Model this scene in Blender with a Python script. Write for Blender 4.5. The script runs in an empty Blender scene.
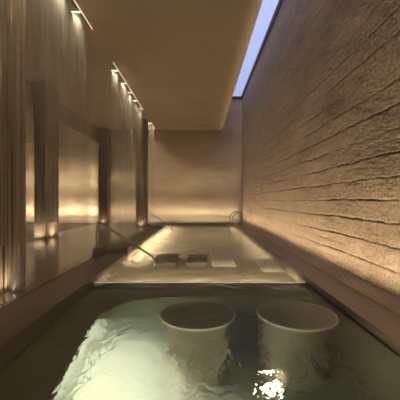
import bpy, bmesh, math, random
import numpy as np
from mathutils import Vector, Matrix

S = bpy.context.scene
COL = S.collection
PI = math.pi
R = math.radians

# ------------------------------------------------------------------ camera
EYE = 1.5
F = 300.0                                     # focal length in pixels of a 400 px frame
cam_d = bpy.data.cameras.new('camera')
cam_d.sensor_width = 36.0
cam_d.lens = 36.0 * F / 400.0
cam_d.clip_start = 0.05
cam = bpy.data.objects.new('camera', cam_d)
cam.location = (0, 0, EYE)
cam.rotation_euler = (R(90), 0, 0)
COL.objects.link(cam)
S.camera = cam

# ------------------------------------------------------------------ view
S.view_settings.view_transform = 'Standard'
S.view_settings.look = 'None'
S.view_settings.gamma = 1.0
S.view_settings.use_curve_mapping = False
S.view_settings.exposure = 0.0

# ------------------------------------------------------------------ sky (dusk, seen through the roof light)
W = bpy.data.worlds.new('dusk_sky')
S.world = W
W.use_nodes = True
bg = W.node_tree.nodes['Background']
bg.inputs[0].default_value = (0.46, 0.52, 0.86, 1)
bg.inputs[1].default_value = 1.45

# main dimensions (metres)
XR = 2.76          # rough wall
XE = 1.44          # ceiling edge beside the roof light
XL = -6.6          # line between hall and side room
DF = 19.65         # end wall
ZC = 6.08          # hall ceiling
ZS = 8.2           # roof light
ZB = 5.2           # side room ceiling
PX = 2.07          # half width of the pools
CX = -2.8          # edge of the wet floor
WZ = -0.10         # water level
YW = 5.84          # weir between the pools
YE = 18.95         # far end of the pool
YB = -2.5          # wall behind the camera
SX = -2.88         # line of the rain slots

WARM = (1.0, 0.745, 0.47)
WARM2 = (1.0, 0.815, 0.54)

def lamp(name, kind, loc, energy, color=WARM, rot=(0, 0, 0), **kw):
    d = bpy.data.lights.new(name, kind)
    d.energy = energy
    d.color = color
    for k, v in kw.items():
        setattr(d, k, v)
    o = bpy.data.objects.new(name, d)
    o.location = loc
    o.rotation_euler = rot
    COL.objects.link(o)
    return o

UP = (PI, 0, 0)
# light line hidden in the gap at the foot of the rough wall
lamp('wall_cove_light', 'AREA', (2.65, 9.4, -0.11), 12, WARM, UP, shape='RECTANGLE', size=0.06, size_y=19.6)
lamp('wall_cove_narrow_light', 'AREA', (2.65, 9.4, -0.105), 230, WARM, (PI, R(2), 0), shape='RECTANGLE', size=0.06, size_y=19.6, spread=R(34))
# light line in the gap at the foot of the end wall (hall, then side room)
# (three lenses each: a low wash, a middle beam and a far-throwing one)
for nm, cx_, wd, pw in (('end', -1.9, 8.8, (8, 19, 38, 20.0)), ('room', -9.7, 6.0, (18, 15, 80, 52.0))):
    for (tilt, spr), p_ in zip(((0, 180), (45, 70), (20, 36), (7, 8)), pw):
        lamp(nm + '_cove_light', 'AREA', (cx_, 19.27, -0.085), p_, WARM2, (PI - R(tilt), 0, 0), shape='RECTANGLE', size=wd, size_y=0.08, spread=R(spr))
# side room: light line along its outer wall
lamp('room_side_light', 'AREA', (-12.85, 9.0, -0.07), 380, WARM2, UP, shape='RECTANGLE', size=0.08, size_y=17.0)

# ------------------------------------------------------------------ helpers
def prop(o, label=None, cat=None, group=None, kind=None):
    if label: o['label'] = label
    if cat: o['category'] = cat
    if group: o['group'] = group
    if kind: o['kind'] = kind
    return o

def empty(name, loc, rz=0.0):
    o = bpy.data.objects.new(name, None)
    o.empty_display_size = 0.1
    o.location = loc
    o.rotation_euler = (0, 0, rz)
    COL.objects.link(o)
    return o

def link(name, bm, m, parent=None, smooth=False):
    me = bpy.data.meshes.new(name)
    if len(bm.faces) > 1: bmesh.ops.recalc_face_normals(bm, faces=bm.faces[:])
    bm.to_mesh(me)
    bm.free()
    if smooth:
        for p in me.polygons: p.use_smooth = True
    if m: me.materials.append(m)
    o = bpy.data.objects.new(name, me)
    COL.objects.link(o)
    if parent: o.parent = parent
    return o

def box(bm, x0, x1, y0, y1, z0, z1, bev=0.0):
    vs = [bm.verts.new(c) for c in ((x0,y0,z0),(x1,y0,z0),(x1,y1,z0),(x0,y1,z0),(x0,y0,z1),(x1,y0,z1),(x1,y1,z1),(x0,y1,z1))]
    fs = [bm.faces.new([vs[i] for i in q]) for q in ((3,2,1,0),(4,5,6,7),(0,1,5,4),(1,2,6,5),(2,3,7,6),(3,0,4,7))]
    if bev > 0:
        es = list({e for f in fs for e in f.edges})
        bmesh.ops.bevel(bm, geom=es, offset=bev, segments=2, affect='EDGES', profile=0.5)
    return bm

def boxes(*bs, bev=0.0):
    bm = bmesh.new()
    for b in bs: box(bm, *b, bev=bev)
    return bm

def struct(name, bm, m, smooth=False):
    return prop(link(name, bm, m, None, smooth), kind='structure')

def round_path(pts, r, n=6):
    """polyline with its inner corners rounded to radius about r"""
    P = [Vector(p) for p in pts]
    out = [P[0]]
    for a, b, c in zip(P, P[1:], P[2:]):
        d0, d1 = (a - b), (c - b)
        k = min(r, d0.length * 0.48, d1.length * 0.48)
        s, e = b + d0.normalized() * k, b + d1.normalized() * k
        for i in range(n + 1):
            t = i / n
            out.append(s * (1 - t) ** 2 + b * 2 * t * (1 - t) + e * t ** 2)
    out.append(P[-1])
    return out

def tube(bm, pts, r, n=10, cap=True, radii=None):
    pts = [Vector(p) for p in pts]
    rings = []
    ref = None
    for i, p in enumerate(pts):
        t = (pts[min(i + 1, len(pts) - 1)] - pts[max(i - 1, 0)]).normalized()
        if ref is None:
            ref = t.orthogonal().normalized()
        u = (ref - t * ref.dot(t)).normalized()
        ref = u
        v = t.cross(u)
        rr = radii[i] if radii else r
        rings.append([bm.verts.new(p + (u * math.cos(2 * PI * k / n) + v * math.sin(2 * PI * k / n)) * rr) for k in range(n)])
    for a, b in zip(rings, rings[1:]):
        for k in range(n):
            bm.faces.new((a[k], a[(k + 1) % n], b[(k + 1) % n], b[k]))
    if cap:
        bm.faces.new(rings[0][::-1]); bm.faces.new(rings[-1])
    return bm

def lathe(bm, prof, n=64, c=(0, 0, 0)):
    rings = []
    for r, z in prof:
        if r < 1e-6:
            rings.append([bm.verts.new((c[0], c[1], c[2] + z))])
        else:
            rings.append([bm.verts.new((c[0] + r * math.cos(2*PI*k/n), c[1] + r * math.sin(2*PI*k/n), c[2] + z)) for k in range(n)])
    for a, b in zip(rings, rings[1:]):
        for k in range(n):
            k2 = (k + 1) % n
            if len(a) == 1 and len(b) == 1: continue
            if len(a) == 1: bm.faces.new((a[0], b[k2], b[k]))
            elif len(b) == 1: bm.faces.new((a[k], a[k2], b[0]))
            else: bm.faces.new((a[k], a[k2], b[k2], b[k]))
    return bm

def vnoise(u, v, seed):
    """smooth value noise on numpy arrays, about -1..1"""
    rng = np.random.default_rng(seed)
    T = rng.uniform(-1, 1, (256, 256))
    iu, iv = np.floor(u).astype(int), np.floor(v).astype(int)
    fu, fv = u - iu, v - iv
    fu = fu * fu * (3 - 2 * fu); fv = fv * fv * (3 - 2 * fv)
    g = lambda a, b: T[a % 256, b % 256]
    return (g(iu, iv) * (1 - fu) + g(iu + 1, iv) * fu) * (1 - fv) + (g(iu, iv + 1) * (1 - fu) + g(iu + 1, iv + 1) * fu) * fv

def grid_obj(name, P, m, smooth=True):
    """P: (n, m, 3) array of points -> one mesh"""
    n, k = P.shape[:2]
    idx = np.arange(n * k).reshape(n, k)
    q = np.stack([idx[:-1, :-1], idx[1:, :-1], idx[1:, 1:], idx[:-1, 1:]], -1).reshape(-1, 4)
    me = bpy.data.meshes.new(name)
    me.from_pydata(P.reshape(-1, 3).tolist(), [], q.tolist())
    me.polygons.foreach_set('use_smooth', [smooth] * len(me.polygons))
    me.materials.append(m)
    me.update()
    o = bpy.data.objects.new(name, me)
    COL.objects.link(o)
    return o

# ------------------------------------------------------------------ materials
class N:
    """tiny node-tree writer"""
    def __init__(s, name):
        s.m = bpy.data.materials.new(name)
        s.m.use_nodes = True
        s.t = s.m.node_tree
        s.b = s.t.nodes['Principled BSDF']
        s.out = s.t.nodes['Material Output']
    def n(s, kind, **kw):
        x = s.t.nodes.new(kind)
        for k, v in kw.items(): setattr(x, k, v)
        return x
    def l(s, a, b): s.t.links.new(a, b)
    def coord(s, scale=(1, 1, 1)):
        c = s.n('ShaderNodeTexCoord'); mp = s.n('ShaderNodeMapping')
        mp.inputs['Scale'].default_value = scale
        s.l(c.outputs['Object'], mp.inputs['Vector'])
        return mp.outputs[0]
    def noise(s, vec, scale, detail=4, rough=0.55, dist=0.0):
        x = s.n('ShaderNodeTexNoise')
        x.inputs['Scale'].default_value = scale; x.inputs['Detail'].default_value = detail
        x.inputs['Roughness'].default_value = rough; x.inputs['Distortion'].default_value = dist
        s.l(vec, x.inputs['Vector'])
        return x.outputs['Fac']
    def ramp(s, fac, stops):
        x = s.n('ShaderNodeValToRGB')
        e = x.color_ramp.elements
        while len(e) < len(stops): e.new(0.5)
        for i, (p, c) in enumerate(stops):
            e[i].position = p; e[i].color = c if len(c) == 4 else (*c, 1)
        s.l(fac, x.inputs[0])
        return x.outputs[0]
    def math(s, op, a, b=None):
        x = s.n('ShaderNodeMath', operation=op)
        for i, v in enumerate((a, b)):
            if v is None: continue
            if isinstance(v, (int, float)): x.inputs[i].default_value = v
            else: s.l(v, x.inputs[i])
        return x.outputs[0]
    def bump(s, h, strength, dist, normal=None):
        x = s.n('ShaderNodeBump')
        x.inputs['Distance'].default_value = dist
        if isinstance(strength, (int, float)): x.inputs['Strength'].default_value = strength
        else: s.l(strength, x.inputs['Strength'])
        s.l(h, x.inputs['Height'])
        if normal is not None: s.l(normal, x.inputs['Normal'])
        return x.outputs[0]
    def set(s, **kw):
        for k, v in kw.items(): s.b.inputs[k.replace('_', ' ')].default_value = v

def stone(name, a, b, scale=1.5, rough=0.8, bump=0.25, bdist=0.01, stretch=(1, 1, 1), fine=22.0, spec=0.4, coat=0.0):
    q = N(name)
    v = q.coord(stretch)
    f = q.noise(v, scale, 6, 0.62)
    q.l(q.ramp(f, [(0.3, a), (0.7, b)]), q.b.inputs['Base Color'])
    q.set(Roughness=rough, Specular_IOR_Level=spec, Coat_Weight=coat, Coat_Roughness=0.04, Coat_IOR=1.4)
    q.l(q.bump(q.noise(v, fine, 6, 0.7), bump, bdist), q.b.inputs['Normal'])
    return q.m

def mat_rough_wall():
    q = N('rammed_concrete')
    v = q.coord((1, 0.8, 1.2))
    f = q.noise(v, 1.1, 8, 0.68)
    g = q.noise(v, 26.0, 5, 0.75)
    c = q.ramp(f, [(0.28, (0.34, 0.265, 0.195)), (0.72, (0.52, 0.42, 0.315))])
    mx = q.n('ShaderNodeMix', data_type='RGBA', blend_type='MULTIPLY')
    mx.inputs['Factor'].default_value = 0.7
    q.l(c, mx.inputs['A'])
    q.l(q.ramp(g, [(0.40, (0.25, 0.22, 0.19)), (0.50, (1, 1, 1))]), mx.inputs['B'])
    # dark joint fill, with the shadow of the open gaps painted in
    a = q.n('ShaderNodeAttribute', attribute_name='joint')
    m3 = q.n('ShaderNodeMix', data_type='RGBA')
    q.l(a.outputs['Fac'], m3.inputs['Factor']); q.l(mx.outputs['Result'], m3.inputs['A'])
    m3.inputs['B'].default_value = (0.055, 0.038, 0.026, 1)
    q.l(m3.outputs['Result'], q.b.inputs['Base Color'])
    q.set(Roughness=0.9, Specular_IOR_Level=0.25)
    n1 = q.bump(q.noise(v, 22.0, 8, 0.8), 0.25, 0.006)
    n2 = q.bump(q.noise(v, 55.0, 4, 0.75), 0.7, 0.008, n1)
    q.l(n2, q.b.inputs['Normal'])
    return q.m

def mat_emit(name, color, strength):
    q = N(name)
    q.set(Base_Color=(0.8, 0.8, 0.8, 1), Emission_Color=(*color, 1), Emission_Strength=strength, Roughness=0.4)
    return q.m

def mat_metal(name, col, rough=0.25):
    q = N(name)
    q.set(Base_Color=(*col, 1), Metallic=1.0)
    f = q.noise(q.coord(), 30, 2)
    q.l(q.ramp(f, [(0, (rough * 0.8,) * 3), (1, (rough * 1.2,) * 3)]), q.b.inputs['Roughness'])
    return q.m

def mat_water(name, calm):
    """real refracting water with ripples; CALM: ripple height"""
    q = N(name)
    t = q.t
    t.nodes.remove(q.b)
    g = q.n('ShaderNodeBsdfGlass')
    g.inputs['IOR'].default_value = 1.33
    g.inputs['Roughness'].default_value = 0.0
    g.inputs['Color'].default_value = (0.93, 0.98, 0.93, 1)
    v = q.coord((1.0, 0.8, 1.0))
    n1 = q.noise(v, 2.6, 3, 0.5, 0.6)
    n2 = q.noise(v, 9.0, 3, 0.55, 0.8)
    # livelier water on the side where the rain falls in
    c = q.n('ShaderNodeTexCoord'); sx = q.n('ShaderNodeSeparateXYZ')
    q.l(c.outputs['Object'], sx.inputs[0])
    mr = q.n('ShaderNodeMapRange')
    mr.inputs['From Min'].default_value = 0.6; mr.inputs['From Max'].default_value = -2.0
    mr.inputs['To Min'].default_value = calm[0]; mr.inputs['To Max'].default_value = calm[1]
    q.l(sx.outputs[0], mr.inputs['Value'])
    b1 = q.bump(n1, mr.outputs[0], 0.12)
    b2 = q.bump(n2, mr.outputs[0], 0.05, b1)
    q.l(b2, g.inputs['Normal'])
    q.l(g.outputs[0], q.out.inputs['Surface'])
    return q.m

def mat_fall(name):
    """falling water: mostly clear, streaked with fine bright threads"""
    q = N(name)
    t = q.t
    t.nodes.remove(q.b)
    tr = q.n('ShaderNodeBsdfTransparent')
    tl = q.n('ShaderNodeBsdfTranslucent'); tl.inputs[0].default_value = (0.9, 0.9, 0.9, 1)
    df = q.n('ShaderNodeBsdfDiffuse'); df.inputs[0].default_value = (0.9, 0.9, 0.9, 1)
    mx = q.n('ShaderNodeMixShader'); mx.inputs[0].default_value = 0.5
    q.l(tl.outputs[0], mx.inputs[1]); q.l(df.outputs[0], mx.inputs[2])
    v = q.coord((1.0, 1.0, 0.05))
    a = q.noise(v, 2.2, 2, 0.5)
    b = q.noise(v, 14.0, 4, 0.6)
    w = q.coord((1.0, 1.0, 0.5))
    d = q.noise(w, 1.2, 3, 0.5)
    k = q.math('MULTIPLY', q.ramp(a, [(0.35, (0.15,) * 3), (0.7, (1, 1, 1))]), q.ramp(b, [(0.35, (0.6,) * 3), (0.75, (1, 1, 1))]))
    k = q.math('MULTIPLY', k, q.ramp(d, [(0.3, (0.4,) * 3), (0.7, (1, 1, 1))]))
    c = q.n('ShaderNodeTexCoord'); sz = q.n('ShaderNodeSeparateXYZ'); q.l(c.outputs['Object'], sz.inputs[0])
    mr = q.n('ShaderNodeMapRange')                    # the drops spread out and thin as they fall
    mr.inputs['From Min'].default_value = 2.2; mr.inputs['From Max'].default_value = ZC
    mr.inputs['To Min'].default_value = 0.22; mr.inputs['To Max'].default_value = 0.9
    q.l(sz.outputs[2], mr.inputs['Value'])
    k = q.math('MULTIPLY', k, mr.outputs[0])
    m2 = q.n('ShaderNodeMixShader')
    q.l(k, m2.inputs[0]); q.l(tr.outputs[0], m2.inputs[1]); q.l(mx.outputs[0], m2.inputs[2])
    q.l(m2.outputs[0], q.out.inputs['Surface'])
    return q.m

def mat_glass(name):
    q = N(name)
    q.t.nodes.remove(q.b)
    tr = q.n('ShaderNodeBsdfTransparent'); tr.inputs[0].default_value = (0.94, 0.96, 0.98, 1)
    gl = q.n('ShaderNodeBsdfGlossy'); gl.inputs['Roughness'].default_value = 0.02
    lw = q.n('ShaderNodeLayerWeight'); lw.inputs[0].default_value = 0.5
    mx = q.n('ShaderNodeMixShader')
    k = q.math('MULTIPLY', q.math('POWER', lw.outputs['Facing'], 4.0), 0.4)
    q.l(k, mx.inputs[0]); q.l(tr.outputs[0], mx.inputs[1]); q.l(gl.outputs[0], mx.inputs[2])
    q.l(mx.outputs[0], q.out.inputs['Surface'])
    return q.m

M_LEDGE = stone('ledge_stone', (0.26, 0.20, 0.16), (0.37, 0.29, 0.235), 1.4, 0.42, 0.12, 0.004, spec=0.5)
M_ROUGH = mat_rough_wall()
M_PLASTER = stone('warm_plaster', (0.49, 0.405, 0.31), (0.585, 0.49, 0.385), 0.8, 0.85, 0.05, 0.004)
M_END = stone('end_wall_stone', (0.40, 0.31, 0.22), (0.62, 0.51, 0.38), 0.55, 0.85, 0.35, 0.012, (0.7, 1, 1.6), 9.0)
M_RIB = stone('ribbed_stone', (0.10, 0.07, 0.045), (0.66, 0.51, 0.37), 1.2, 0.75, 0.4, 0.008, (17, 17, 0.2), 12.0)
M_BASE = stone('pale_base_stone', (0.42, 0.33, 0.23), (0.55, 0.44, 0.32), 1.5, 0.7, 0.1, 0.004)
M_WET = stone('wet_dark_floor', (0.19, 0.145, 0.095), (0.26, 0.20, 0.13), 1.0, 0.16, 0.015, 0.003, spec=0.5, coat=0.5)
M_COPING = stone('coping_stone', (0.165, 0.125, 0.10), (0.26, 0.205, 0.165), 1.4, 0.42, 0.12, 0.004, spec=0.5)
M_PALEFLOOR = stone('pale_floor', (0.46, 0.38, 0.27), (0.56, 0.47, 0.34), 0.9, 0.35, 0.02, 0.003)
M_POOL = stone('pool_stone', (0.18, 0.215, 0.165), (0.33, 0.37, 0.30), 1.6, 0.7, 0.1, 0.004)
M_POOLDARK = stone('pool_dark_stone', (0.08, 0.07, 0.055), (0.13, 0.115, 0.09), 1.6, 0.7, 0.1, 0.004)
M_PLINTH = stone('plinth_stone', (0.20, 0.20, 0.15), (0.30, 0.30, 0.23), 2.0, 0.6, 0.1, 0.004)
M_PLINTHTOP = stone('plinth_top_lightened', (0.34, 0.33, 0.26), (0.46, 0.45, 0.36), 2.0, 0.6, 0.1, 0.004)  # plinth stone made paler on top, in place of missing lamplight
M_BENCH = stone('bench_stone', (0.22, 0.18, 0.14), (0.31, 0.26, 0.20), 1.6, 0.7, 0.1, 0.004)
M_FARFLOOR = stone('far_pool_stone', (0.22, 0.18, 0.13), (0.32, 0.265, 0.20), 1.2, 0.7, 0.1, 0.004)
M_BARS = stone('pale_bar_coat', (0.68, 0.63, 0.54), (0.74, 0.69, 0.60), 4, 0.4, 0.0, 0.001)
M_STEEL = mat_metal('brushed_steel', (0.62, 0.58, 0.52), 0.22)
M_BRONZE = stone('bronze_coat', (0.36, 0.285, 0.215), (0.42, 0.33, 0.25), 4, 0.35, 0.0, 0.001, spec=0.8)
M_FRAME = stone('dark_frame_paint', (0.012, 0.014, 0.025), (0.016, 0.018, 0.03), 3, 0.4, 0.0, 0.001)
M_GLASS = mat_glass('roof_glass')
M_FALL = mat_fall('falling_water')
M_LED = mat_emit('slot_led', WARM2, 1.2)
M_LAMP = mat_emit('lamp_lens', WARM2, 4.0)
M_LENS = mat_emit('pool_lens', (1.0, 0.78, 0.5), 14.0)
M_WEIR = mat_emit('weir_glow', (1.0, 0.82, 0.60), 1.0)
M_CHANNEL = stone('channel_paint', (0.28, 0.22, 0.15), (0.34, 0.27, 0.19), 2, 0.6, 0.0, 0.001)

# ------------------------------------------------------------------ structure
# rough wall: courses of rammed concrete with ragged joints, shadow painted into their colour
def rough_wall():
    y = np.concatenate([np.linspace(YB, 2.0, 30)[:-1], 2.0 + (np.linspace(0, 1, 460) ** 1.4) * (DF - 2.0)])
    z = np.concatenate([np.linspace(-1.4, -0.2, 6)[:-1], np.linspace(-0.2, ZS, 640)])
    Y, Z = np.meshgrid(y, z, indexing='ij')
    H = 0.335
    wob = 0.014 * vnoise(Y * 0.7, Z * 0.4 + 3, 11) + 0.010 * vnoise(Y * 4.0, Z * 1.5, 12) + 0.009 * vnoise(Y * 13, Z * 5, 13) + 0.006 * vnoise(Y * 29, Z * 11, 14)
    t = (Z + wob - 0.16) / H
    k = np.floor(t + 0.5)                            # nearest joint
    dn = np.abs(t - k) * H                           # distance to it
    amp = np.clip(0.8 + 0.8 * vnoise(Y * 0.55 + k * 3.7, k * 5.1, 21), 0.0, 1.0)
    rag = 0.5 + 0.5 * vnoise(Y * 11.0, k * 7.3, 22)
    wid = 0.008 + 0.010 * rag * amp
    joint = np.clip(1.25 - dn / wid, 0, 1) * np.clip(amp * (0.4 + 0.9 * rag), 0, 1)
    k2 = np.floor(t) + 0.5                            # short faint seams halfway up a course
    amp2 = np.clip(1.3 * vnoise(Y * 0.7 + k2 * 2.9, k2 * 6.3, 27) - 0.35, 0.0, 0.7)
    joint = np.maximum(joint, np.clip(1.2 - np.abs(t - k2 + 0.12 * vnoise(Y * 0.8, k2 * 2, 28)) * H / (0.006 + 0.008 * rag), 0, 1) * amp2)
    bumpy = 0.006 * vnoise(Y * 1.1, Z * 1.6, 31) + 0.0012 * vnoise(Y * 4.5, Z * 6, 32) + 0.0014 * vnoise(Y * 14, Z * 16, 33) + 0.0014 * vnoise(Y * 33, Z * 38, 34)
    X = XR + joint * 0.005 - bumpy
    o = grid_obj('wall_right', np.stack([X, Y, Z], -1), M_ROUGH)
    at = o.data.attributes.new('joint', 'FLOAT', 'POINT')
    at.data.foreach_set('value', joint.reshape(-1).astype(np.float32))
    return prop(o, kind='structure')
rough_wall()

def end_wall():
    x = np.linspace(-13.2, XR + 0.08, 320); z = np.linspace(-1.4, ZS, 190)
    X, Z = np.meshgrid(x, z, indexing='ij')
    H = 0.62
    t = (Z + 0.05 * vnoise(X * 0.5, Z * 0.5, 41)) / H
    fr = t - np.floor(t)
    dn = np.minimum(fr, 1 - fr) * H
    g = np.exp(-(dn / 0.02) ** 2) * np.clip(vnoise(X * 0.6 + np.floor(t) * 4, np.floor(t) * 3.1, 42), 0, 1)
    Yv = DF + 0.012 * g + 0.010 * vnoise(X * 0.9, Z * 1.2, 43) + 0.005 * vnoise(X * 3.5, Z * 4.2, 44)
    return prop(grid_obj('wall_back', np.stack([X, Yv, Z], -1), M_END), kind='structure')
end_wall()

struct('wall_front', boxes((-13.2, 3.0, YB - 0.15, YB, -1.4, ZS)), M_PLASTER)
struct('wall_left', boxes((-13.2, -13.0, YB, DF, -1.4, ZC)), M_END)
struct('trim_1', boxes((XL - 0.5, XL, YB, DF - 0.02, ZB, ZC + 0.2)), M_PLASTER)       # deep beam between hall and side room

slots = [(3.6, 8.04), (9.97, 15.3), (17.6, 19.4)]
S0, S1 = SX - 0.09, SX - 0.012
cb = [(XL, S0, YB, DF, ZC, ZC + 0.25), (S1, XE, YB, DF, ZC, ZC + 0.25)]
edge = [YB] + [v for s in slots for v in s] + [DF]
for a, b in zip(edge[0::2], edge[1::2]):
    cb.append((S0, S1, a, b, ZC, ZC + 0.25))
struct('ceiling', boxes(*cb), M_PLASTER)
struct('ceiling_side', boxes((-13.0, XL - 0.5, YB, DF, ZB, ZB + 0.2)), M_PLASTER)
struct('wall_skylight', boxes((XE - 0.2, XE, YB, DF, ZC + 0.25, ZS)), M_PLASTER)
struct('trim_2', boxes((XE - 0.3, XR + 0.3, YB - 0.2, YB + 1.2, ZS - 0.02, ZS + 0.2)), M_PLASTER)

# roof light: dark frame, one long pane
wf = struct('window_1', boxes((XR - 0.11, XR + 0.12, YB + 1.0, DF + 0.2, ZS - 0.10, ZS + 0.02),
                              (XE - 0.1, XE + 0.05, YB + 1.0, DF + 0.2, ZS - 0.10, ZS + 0.02),
                              (XE - 0.1, XR + 0.1, DF - 0.22, DF + 0.2, ZS - 0.10, ZS + 0.02)), M_FRAME)
gp = boxes((XE + 0.02, XR - 0.02, YB + 1.0, DF - 0.02, ZS - 0.05, ZS - 0.03))
link('pane', gp, M_GLASS, wf)

# floors
struct('floor', boxes((XL, CX, YB, DF - 0.48, -0.5, 0.0)), M_WET)
struct('floor_side', boxes((-12.9, XL, YB, DF - 0.48, -0.5, 0.0)), M_PALEFLOOR)
struct('trim_3', boxes((CX, -PX, YB, YE, -1.9, -0.012), bev=0.006), M_COPING)            # coping, rain side
struct('trim_4', boxes((PX, 2.6, YB, YE, -1.9, 0.0), bev=0.006), M_LEDGE)             # ledge under the rough wall
struct('trim_5', boxes((CX, 2.6, YE, DF - 0.45, -1.3, 0.02), bev=0.006), M_COPING)     # far coping
struct('floor_gap', boxes((2.55, 3.0, YB, DF + 0.1, -1.35, -0.16), (-13, 3.0, DF - 0.6, DF + 0.1, -1.35, -0.16)), M_POOLDARK)

# drain line along the edge of the wet floor
dr = empty('edge_drain', (CX, 8, 0))
prop(dr, 'slim metal drain along the edge of the mirror-wet floor, beside the lower coping', 'drain')
link('rim', boxes((-0.035, -0.022, YB - 8, 11.1, -0.05, 0.006), (0.022, 0.035, YB - 8, 11.1, -0.05, 0.006)), M_STEEL, dr)
link('channel', boxes((-0.022, 0.022, YB - 8, 11.1, -0.05, -0.012)), M_POOLDARK, dr)

# pool shells
FZ = -1.72
struct('floor_pool', boxes((-PX, PX, YB, YW, FZ - 0.2, FZ)), M_POOL)
struct('floor_pool_far', boxes((-PX, PX, YW, YE, -0.75, -0.62)), M_FARFLOOR)
struct('wall_pool_right', boxes((PX - 0.04, PX, YB, YW, -1.8, -0.11)), M_POOLDARK)
struct('wall_pool_far', boxes((-PX, PX, YW - 0.04, YW + 0.05, -1.8, -0.11)), M_POOLDARK)
struct('wall_pool_near', boxes((-PX, PX, YB, YB + 0.1, -1.8, -0.02)), M_POOLDARK)

# submerged bench along the coping of the near pool, its front sweeping round to the weir
def bench():
    bm = bmesh.new()
    inner = [(-1.28, YB + 0.12), (-1.30, 2.2), (-1.40, 3.2), (-1.50, 4.2), (-1.50, 4.55), (-1.38, 4.95), (-1.1, 5.2), (-0.5, 5.36), (0.5, 5.42), (PX - 0.05, 5.45)]
    pts = round_path([(x, y, 0) for x, y in inner], 0.5, 4)
    inner = [(p.x, p.y) for p in pts]
    outer = [(PX - 0.05, YW - 0.05), (-PX, YW - 0.05), (-PX, YB + 0.12)]
    poly = inner + outer
    lip, front = -0.54, 0.11
    def ring(z, back):
        return [bm.verts.new((x - (back if i < len(inner) and y < 4.6 else 0), y + (back if i < len(inner) and y >= 4.6 and x < PX - 0.1 else 0), z)) for i, (x, y) in enumerate(poly)]
    rs = [ring(-0.50, 0), ring(lip, 0), ring(lip, front), ring(FZ - 0.05, front)]
    bm.faces.new(rs[0]); bm.faces.new(rs[-1][::-1])
    n = len(poly)
    for a, b in zip(rs, rs[1:]):
        for i in range(n):
            bm.faces.new((a[i], b[i], b[(i + 1) % n], a[(i + 1) % n]))
    return bm
lamp('bench_strip_light', 'AREA', (-1.435, 1.4, -0.575), 340, (1.0, 0.87, 0.74), (0, R(-8), R(1.5)), shape='RECTANGLE', size=0.04, size_y=6.0, spread=R(120))
bo = link('pool_bench', bench(), None)
bo.data.materials.append(M_BENCH); bo.data.materials.append(M_POOL)
for p in bo.data.polygons:
    if abs(p.normal.z) < 0.5: p.material_index = 1
prop(bo, 'dark stone bench under the water sweeping along the pool side and weir', 'bench')

# ------------------------------------------------------------------ water
wn = boxes((-PX, PX, YB, YW, WZ, WZ))
def sheet(x0, x1, y0, y1, z):
    bm = bmesh.new()
    bm.faces.new([bm.verts.new(c) for c in ((x0, y0, z), (x1, y0, z), (x1, y1, z), (x0, y1, z))])
    return bm
wn.free()
o = link('pool_water', sheet(-PX, PX, YB + 0.1, YW, WZ), mat_water('near_pool_water', (0.34, 0.30)))
prop(o, 'clear greenish water of the near pool, lit from below', 'water', kind='stuff')
def far_water():
    x = np.linspace(-PX, PX, 170)
    y = YW + np.linspace(0, 1, 420) ** 1.25 * (YE - YW)
    X, Y = np.meshgrid(x, y, indexing='ij')
    liv = np.clip((0.5 - X) / 2.0, 0, 1) * np.clip(1.1 - (Y - YW) / 14, 0.25, 1)
    ed = np.clip(np.minimum(PX - np.abs(X), np.minimum(Y - YW, YE - Y)) / 0.3, 0, 1)
    w1 = vnoise(X * 2.2 + 3, Y * 2.6, 71); w2 = vnoise(X * 5.5, Y * 7.0 + 5, 72); w3 = vnoise(X * 12, Y * 15, 73)
    Z = WZ + ed * (liv * (0.034 * w1 + 0.032 * w2 + 0.014 * w3) + 0.0012 * w1 + 0.0006 * w2)
    return grid_obj('pool_water', np.stack([X, Y, Z], -1), mat_water('far_pool_water', (0.04, 0.55)))
o = far_water()
prop(o, 'shimmering water of the long far pool beyond the weir', 'water', kind='stuff')

# weir between the two pools: a slim pale metal nosing with three fixings
we = empty('weir', (0, YW, WZ))
prop(we, 'slim bright metal weir crossing the water between the two pools', 'weir')
link('nosing', boxes((-PX, PX, -0.016, 0.016, -0.009, 0.010), bev=0.004), M_STEEL, we)
link('light_line', boxes((-PX + 0.02, PX - 0.02, -0.020, -0.014, -0.002, 0.007)), M_WEIR, we)  # glowing strip added to brighten the front edge of the nosing
for x in (-1.08, 0.18, 0.53):
    b = bmesh.new(); lathe(b, [(0, 0.026), (0.018, 0.024), (0.024, 0.014), (0.024, 0.008)], 16, (x, -0.005, 0))
    link('fixing', b, M_STEEL, we, True)

# ------------------------------------------------------------------ round plinths under the surface of the near pool
def plinth(x, y, r, rs, label, dx=0.0):
    e = empty('water_plinth', (x, y, FZ))
    prop(e, label, 'plinth', 'round plinths in the near pool')
    h = WZ - 0.02 - FZ
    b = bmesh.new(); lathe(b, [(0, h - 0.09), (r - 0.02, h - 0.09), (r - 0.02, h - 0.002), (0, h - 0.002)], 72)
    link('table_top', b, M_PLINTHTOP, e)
    b = bmesh.new(); lathe(b, [(r - 0.022, h - 0.06), (r, h - 0.06), (r + 0.004, h - 0.02), (r, h + 0.004), (r - 0.022, h + 0.004), (r - 0.022, h - 0.06)], 72)
    link('rim', b, M_BARS, e, False)
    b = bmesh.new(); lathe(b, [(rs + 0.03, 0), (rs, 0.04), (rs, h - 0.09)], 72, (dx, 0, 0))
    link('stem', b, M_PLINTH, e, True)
plinth(-0.035, 4.26, 0.53, 0.43, 'round submerged plinth in the middle of the near pool, farther from the rough wall')
plinth(1.36, 4.26, 0.55, 0.44, 'round submerged plinth nearer the rough wall, above the glowing pool lamp', -0.05)

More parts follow.
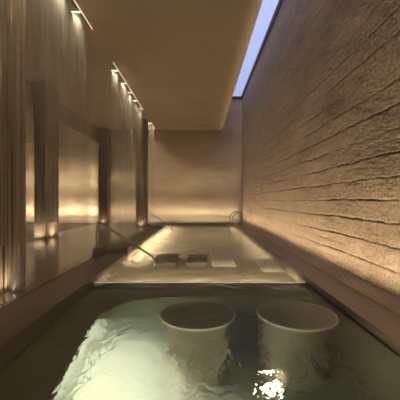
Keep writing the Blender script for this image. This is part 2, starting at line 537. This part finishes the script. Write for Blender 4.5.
# ------------------------------------------------------------------ pool lamps under water
def pool_lamp(loc, rot, label, watts, spot=150):
    e = empty('pool_lamp', loc)
    e.rotation_euler = rot
    prop(e, label, 'lamp', 'underwater pool lamps')
    b = bmesh.new(); lathe(b, [(0.075, 0), (0.095, 0), (0.095, 0.012), (0.09, 0.022), (0.078, 0.022), (0.075, 0.012)], 32)
    link('bezel', b, M_STEEL, e)
    b = bmesh.new(); lathe(b, [(0, 0.016), (0.05, 0.014), (0.076, 0.008), (0.076, 0.0), (0, 0)], 32)
    link('lens', b, M_LENS, e, True)
    l = lamp('pool_lamp_light', 'SPOT', (0, 0, 0.05), watts, (1.0, 0.80, 0.52), (PI, 0, 0), spot_size=R(spot), spot_blend=0.5, shadow_soft_size=0.06)
    l.parent = e
    return e
pool_lamp((0.895, 3.85, FZ + 0.01), (0, 0, 0), 'glowing round lamp set in the pool floor before the plinths', 9, 165)
pool_lamp((-1.29, 1.9, -1.0), (0, R(90), 0), 'round lamp in the front of the submerged bench', 70, 165)
pool_lamp((PX - 0.045, 1.6, -0.8), (0, R(-90), 0), 'added unseen lamp in the pool side below the rough wall', 60, 165)  # lamp added to lift the dark bench across the pool
# unseen lamps added behind the weir to brighten the far pool
for x, w in ((-1.3, 'handrail side'), (0.0, 'middle'), (1.3, 'rough wall side')):
    pool_lamp((x, YW + 0.055, -0.38), (R(-90), 0, 0), 'added unseen underwater lamp on the back of the weir, ' + w, 115, 165)
# added fill strips, unseen under both copings, to brighten the far pool floor
for x, a, w in ((PX - 0.05, 20, 90), (-PX + 0.05, -20, 400)):
    lamp('coping_fill_light', 'AREA', (x, 13.6, -0.16), w, (1.0, 0.80, 0.54), (0, R(a), 0), shape='RECTANGLE', size=0.04, size_y=10.0)

# ------------------------------------------------------------------ ribbed stone pillars
def rib_block(x0, x1, y0, y1, z0, z1, seed, wmin=0.03, wmax=0.07, depth=0.034):
    """a block whose four sides are cut into upright ribs of uneven width and depth"""
    rnd = random.Random(seed)
    prof = []
    cs = [(x0, y0), (x1, y0), (x1, y1), (x0, y1)]
    for i in range(4):
        a, b = Vector(cs[i]), Vector(cs[(i + 1) % 4])
        L = (b - a).length; d = (b - a).normalized(); n = Vector((-d.y, d.x))     # inward
        s = 0.0
        while s < L - 0.004:
            w = min(rnd.uniform(wmin, wmax), L - s)
            if L - s - w < 0.015: w = L - s
            g = min(0.007, w * 0.22)
            o_ = n * rnd.choice((0.0, 0.0, 0.35, 0.7)) * depth
            base = n * (depth + 0.006)
            for t, off in ((s, base), (s + g, o_), (s + w - g, o_), (s + w - 0.0001, base)):
                prof.append(a + d * t + off)
            s += w
    bm = bmesh.new()
    lo = [bm.verts.new((p.x, p.y, z0)) for p in prof]
    hi = [bm.verts.new((p.x, p.y, z1)) for p in prof]
    n_ = len(prof)
    for i in range(n_):
        bm.faces.new((lo[i], lo[(i + 1) % n_], hi[(i + 1) % n_], hi[i]))
    box(bm, x0 + depth * 1.6, x1 - depth * 1.6, y0 + depth * 1.6, y1 - depth * 1.6, z0, z1)
    return bm

def pillar(name_label, x0, x1, y0, y1, seed, joints, plain_base=0.0):
    e = empty('ribbed_pillar', ((x0 + x1) / 2, (y0 + y1) / 2, 0))
    prop(e, name_label, 'pillar', 'ribbed stone pillars')
    hx, hy = (x1 - x0) / 2, (y1 - y0) / 2
    zs = [plain_base] + joints + [ZC]
    if plain_base:
        link('base_block', boxes((-hx + 0.004, hx - 0.004, -hy + 0.004, hy - 0.004, 0.0, plain_base), bev=0.004), M_BASE, e)
    for i, (a, b) in enumerate(zip(zs, zs[1:])):
        link('ribbed_block', rib_block(-hx, hx, -hy, hy, a, b - 0.006, seed + i), M_RIB, e)
    return e
pillar('tall near pillar of dark ribbed stone beside the drain, glowing at its foot', -3.72, -3.2, 4.35, 5.52, 1, [0.76, 2.7, 4.5])
pillar('free-standing ribbed pillar before the bright side room, base washed by light', -6.4, -5.93, 11.55, 12.6, 20, [1.45, 3.2, 4.7], 0.62)
pillar('slim pillar against the end wall, between the side room and hall', -6.42, -5.83, 18.95, DF + 0.05, 40, [0.9, 3.0, 4.9])
pillar('far pillar near the pool edge, behind the second rain curtain', -3.62, -3.02, 16.9, 17.45, 60, [1.3, 3.0, 4.7])

# small uplights recessed in the floor beside the pillars
def uplight(x, y, watts, label, tilt=(0, 0)):
    e = empty('floor_uplight', (x, y, 0.0))
    prop(e, label, 'lamp', 'recessed floor uplights')
    b = bmesh.new(); lathe(b, [(0.04, 0.001), (0.06, 0.001), (0.06, 0.006), (0.042, 0.006), (0.04, 0.001)], 24)
    link('bezel', b, M_POOLDARK, e)
    b = bmesh.new(); lathe(b, [(0, 0.004), (0.041, 0.003)], 24)
    link('lens', b, M_CHANNEL, e)
    l = lamp('uplight_beam', 'SPOT', (0, 0, 0.03), watts, WARM2, (PI + tilt[0], tilt[1], 0), spot_size=R(120), spot_blend=1.0, shadow_soft_size=0.02)
    l.parent = e
uplight(-2.98, 4.9, 11, 'recessed floor uplight at the foot of the tall near pillar', (0, -R(35)))
uplight(-5.62, 12.05, 26, 'recessed floor uplight beside the free-standing pillar, hall side', (0, -R(35)))
uplight(-6.2, 11.25, 24, 'recessed floor uplight before the free-standing pillar', (-R(35), 0))
uplight(-6.55, 12.4, 20, 'recessed floor uplight behind the free-standing pillar, room side')
uplight(-6.1, 18.75, 14, 'recessed floor uplight before the slim pillar at the end wall', (-R(35), 0))
uplight(-3.3, 16.72, 14, 'recessed floor uplight before the far pillar', (-R(30), 0))

# ------------------------------------------------------------------ rain slots and water curtains
def slot(a, b, spots, label, clabel):
    e = empty('rain_slot', (SX - 0.1, (a + b) / 2, ZC))
    prop(e, label, 'slot', 'ceiling rain slots')
    h = (b - a) / 2
    link('channel', boxes((0.0, 0.10, -h, h, 0.10, 0.12), (0.012, 0.02, -h, h, -0.006, 0.11), (0.080, 0.088, -h, h, 0.0, 0.11),
                          (0.012, 0.09, -h - 0.01, -h, 0.0, 0.12), (0.012, 0.09, h, h + 0.01, 0.0, 0.12)), M_CHANNEL, e)
    link('light_line', boxes((0.088, 0.104, -h, h, -0.014, 0.004)), M_LED, e)
    for y in spots:
        q = y - (a + b) / 2
        f = link('spotlight', boxes((-0.13, 0.085, q - 0.03, q + 0.03, -0.03, -0.001), bev=0.006), M_CHANNEL, e)
        b2 = bmesh.new(); box(b2, -0.122, 0.078, q - 0.024, q + 0.024, -0.042, -0.029)
        link('lens', b2, M_LAMP, f)
        l = lamp('slot_beam', 'SPOT', (-0.05, q, -0.06), SLOT_W, WARM2, (0, 0, 0), spot_size=R(105), spot_blend=1.0, shadow_soft_size=0.05)
        l.parent = e
    # the curtain of rain below
    rng = np.random.default_rng(int(a * 10))
    bm = bmesh.new()
    for k, dx in enumerate((-0.06, 0.0, 0.06)):
        ys = np.linspace(a + 0.03, b - 0.03, 60); zs = np.linspace(0.0, ZC - 0.055, 24)
        Yg, Zg = np.meshgrid(ys, zs, indexing='ij')
        fall = (ZC - Zg) / ZC
        Xg = SX - 0.1 + dx + 0.05 * fall * vnoise(Yg * 2.0, Zg * 0.6 + 9 * k, int(a * 7) + k) + 0.012 * vnoise(Yg * 8, Zg * 0.8, k + 3)
        V = [[bm.verts.new((Xg[i, j], Yg[i, j], Zg[i, j])) for j in range(24)] for i in range(60)]
        for i in range(59):
            for j in range(23):
                bm.faces.new((V[i][j], V[i + 1][j], V[i + 1][j + 1], V[i][j + 1]))
    o = link('rain_curtain', bm, M_FALL, None, True)
    prop(o, clabel, 'water curtain', 'curtains of falling rain')
SLOT_W = 110
slot(*slots[0], (4.3, 5.3, 6.3, 7.25), 'nearest lit rain slot in the ceiling, over the tall near pillar', 'veil of rain falling from the nearest ceiling slot')
slot(*slots[1], (10.55, 11.7, 12.7, 13.75, 14.9), 'middle lit rain slot in the ceiling, with five small lamps', 'veil of rain falling from the middle ceiling slot before the far pillar')
slot(*slots[2], (17.8, 18.9), 'short lit rain slot in the ceiling next to the end wall', 'narrow veil of rain falling from the short slot by the end wall')

# ------------------------------------------------------------------ handrails with low steps
def handrail(y, x0, x1, label):
    e = empty('handrail', (x0, y, 0))
    prop(e, label, 'handrail', 'bronze handrails into the far pool')
    d = x1 - x0
    b = tube(bmesh.new(), round_path([(0, 0, -0.01), (0, 0, 0.93), (0.06, 0, 0.93), (d, 0, 0.05), (d + 0.02, 0, -0.35)], 0.10), 0.026, 12)
    link('rail', b, M_BRONZE, e, True)
    b = bmesh.new(); lathe(b, [(0.055, -0.012), (0.055, 0.0), (0.02, 0.006), (0.0, 0.006)], 24)
    link('foot_plate', b, M_BRONZE, e, True)
handrail(7.57, -2.6, -1.16, 'bent bronze handrail nearest the weir, sloping from coping into water')
handrail(15.5, -2.72, -1.45, 'bent bronze handrail by the far pillar, sloping from coping into water')

def low_wall(y0, y1, y2, label):
    e = empty('low_step_wall', (CX, y0, 0))
    prop(e, label, 'step', 'low stone steps on the coping')
    link('return', boxes((0.02, 0.16, 0, y1 - y0, -0.012, 0.25), bev=0.006), M_COPING, e)
    link('step', boxes((0.02, CX * -1 - PX + 0.02, y1 - y0, y2 - y0, -0.10, 0.14), bev=0.006), M_COPING, e)
low_wall(7.75, 8.5, 9.0, 'low dark stone step behind the nearest handrail')
low_wall(15.7, 16.1, 16.5, 'low dark stone step behind the farther handrail')

# ------------------------------------------------------------------ submerged loungers of steel bars
def lounger(x0, x1, y0, y1, label):
    e = empty('bar_lounger', ((x0 + x1) / 2, (y0 + y1) / 2, -0.62))
    prop(e, label, 'lounger', 'submerged bar loungers')
    w = x1 - x0; L = (y1 - y0)
    n = int(w / 0.062) + 1
    for i in range(n):
        x = -w / 2 + w * (i + 0.5) / n
        pts = round_path([(x, -L / 2, 0.26), (x, -L * 0.1, 0.40), (x, L * 0.12, 0.34), (x, L / 2, 0.50)], 0.25, 5)
        link('bar', tube(bmesh.new(), pts, 0.017, 8), M_BARS, e, True)
    for y, z in ((-L * 0.32, 0.31), (L * 0.33, 0.42)):
        link('cross_bar', boxes((-w / 2, w / 2, y - 0.02, y + 0.02, z - 0.05, z - 0.01)), M_STEEL, e)
        for sx in (-w / 2 + 0.05, w / 2 - 0.05):
            link('leg', tube(bmesh.new(), [(sx, y, 0), (sx, y, z - 0.03)], 0.02, 8), M_STEEL, e, True)
lounger(0.30, 0.92, 7.5, 10.3, 'long submerged steel bar lounger in the middle of the far pool')
lounger(1.45, 1.95, 6.95, 8.2, 'short submerged steel bar lounger below the rough wall ledge')

# shaded loungers built as plain dark slabs, between the handrail and the other loungers
def dark_slab(x0, x1, y0, y1, label):
    e = empty('shaded_lounger', ((x0 + x1) / 2, (y0 + y1) / 2, -0.62))
    prop(e, label, 'seat', 'dark slabs for shaded loungers')
    w, L = (x1 - x0) / 2, (y1 - y0) / 2
    link('lounger_slab', boxes((-w, w, -L, L, 0.30, 0.40), bev=0.015), M_POOLDARK, e)
    link('plinth', boxes((-w + 0.05, w - 0.05, -L + 0.08, L - 0.05, 0.0, 0.30)), M_POOLDARK, e)
    link('backrest', boxes((-w, w, L - 0.08, L, 0.40, 0.46), bev=0.01), M_POOLDARK, e)
dark_slab(-1.26, -0.62, 7.85, 9.1, 'dark slab for a shaded lounger under water at the end of the nearest handrail')
dark_slab(-0.36, 0.20, 7.8, 9.0, 'dark slab for a shaded lounger under water beside the long bar lounger')

# ------------------------------------------------------------------ pool ladder in the far corner
e = empty('pool_ladder', (PX, 15.4, 0))
prop(e, 'steel pool ladder with two arched rails in the far corner of the pool', 'ladder')
for q in (-0.7, 0.5):
    b = tube(bmesh.new(), round_path([(0.2, q, -0.01), (0.2, q, 0.62), (0.05, q, 0.88), (-0.28, q, 0.90), (-0.5, q, 0.62), (-0.52, q, -0.5)], 0.16, 5), 0.022, 12)
    link('rail', b, M_STEEL, e, True)
for z in (-0.2, -0.4):
    link('tread', boxes((-0.56, -0.46, -0.7, 0.5, z, z + 0.025), bev=0.004), M_STEEL, e)

# ------------------------------------------------------------------ water spout over the ledge
e = empty('water_spout', (2.36, 3.06, 0))
prop(e, 'small steel spout on the ledge under the rough wall', 'spout')
link('pipe', tube(bmesh.new(), round_path([(0, 0, 0), (0, 0, 0.16), (-0.10, 0, 0.17)], 0.05), 0.016, 12), M_STEEL, e, True)
b = bmesh.new(); lathe(b, [(0.035, 0), (0.035, 0.01), (0.016, 0.014)], 20)
link('collar', b, M_STEEL, e)
g = 9.8; v0 = 1.6
pts, rad = [], []
for i in range(15):
    t = i / 14 * 0.235
    pts.append((2.26 - v0 * t, 3.06, 0.17 - g * t * t / 2)); rad.append(0.011 - 0.004 * i / 14)
q = N('jet_water'); q.set(Base_Color=(0.95, 0.97, 0.95, 1), Transmission_Weight=1.0, IOR=1.33, Roughness=0.03)
q.l(q.bump(q.noise(q.coord(), 30, 3), 0.5, 0.01), q.b.inputs['Normal'])
o = link('water_jet', tube(bmesh.new(), pts, 0, 10, True, rad), q.m, None, True)
prop(o, 'thin arc of water from the spout falling into the near pool', 'water')

# ------------------------------------------------------------------ steam over the whole bath
HAZE = True
if HAZE:
    q = N('steam')
    q.t.nodes.remove(q.b)
    vs = q.n('ShaderNodeVolumeScatter')
    vs.inputs['Color'].default_value = (0.97, 0.96, 0.94, 1)
    # denser drifts just over the warm water, thin air above
    c = q.n('ShaderNodeTexCoord'); sz = q.n('ShaderNodeSeparateXYZ'); q.l(c.outputs['Object'], sz.inputs[0])
    mr = q.n('ShaderNodeMapRange')
    mr.inputs['From Min'].default_value = 0.0; mr.inputs['From Max'].default_value = 0.8
    mr.inputs['To Min'].default_value = 1.0; mr.inputs['To Max'].default_value = 0.0
    q.l(sz.outputs[2], mr.inputs['Value'])
    dr_ = q.ramp(q.noise(q.coord((0.6, 0.35, 0.9)), 1.3, 3, 0.5), [(0.38, (0, 0, 0)), (0.68, (1, 1, 1))])
    k = q.math('MULTIPLY', q.math('MULTIPLY', dr_, mr.outputs[0]), 0.32)
    q.l(q.math('ADD', k, 0.015), vs.inputs['Density'])
    vs.inputs['Anisotropy'].default_value = 0.2
    q.l(vs.outputs[0], q.out.inputs['Volume'])
    o = link('steam_haze', boxes((-12.95, 2.6, YB + 0.02, DF - 0.2, 0.06, ZC - 0.03)), q.m)
    prop(o, 'thin warm steam hanging in the air of the bath hall', 'steam', kind='stuff')
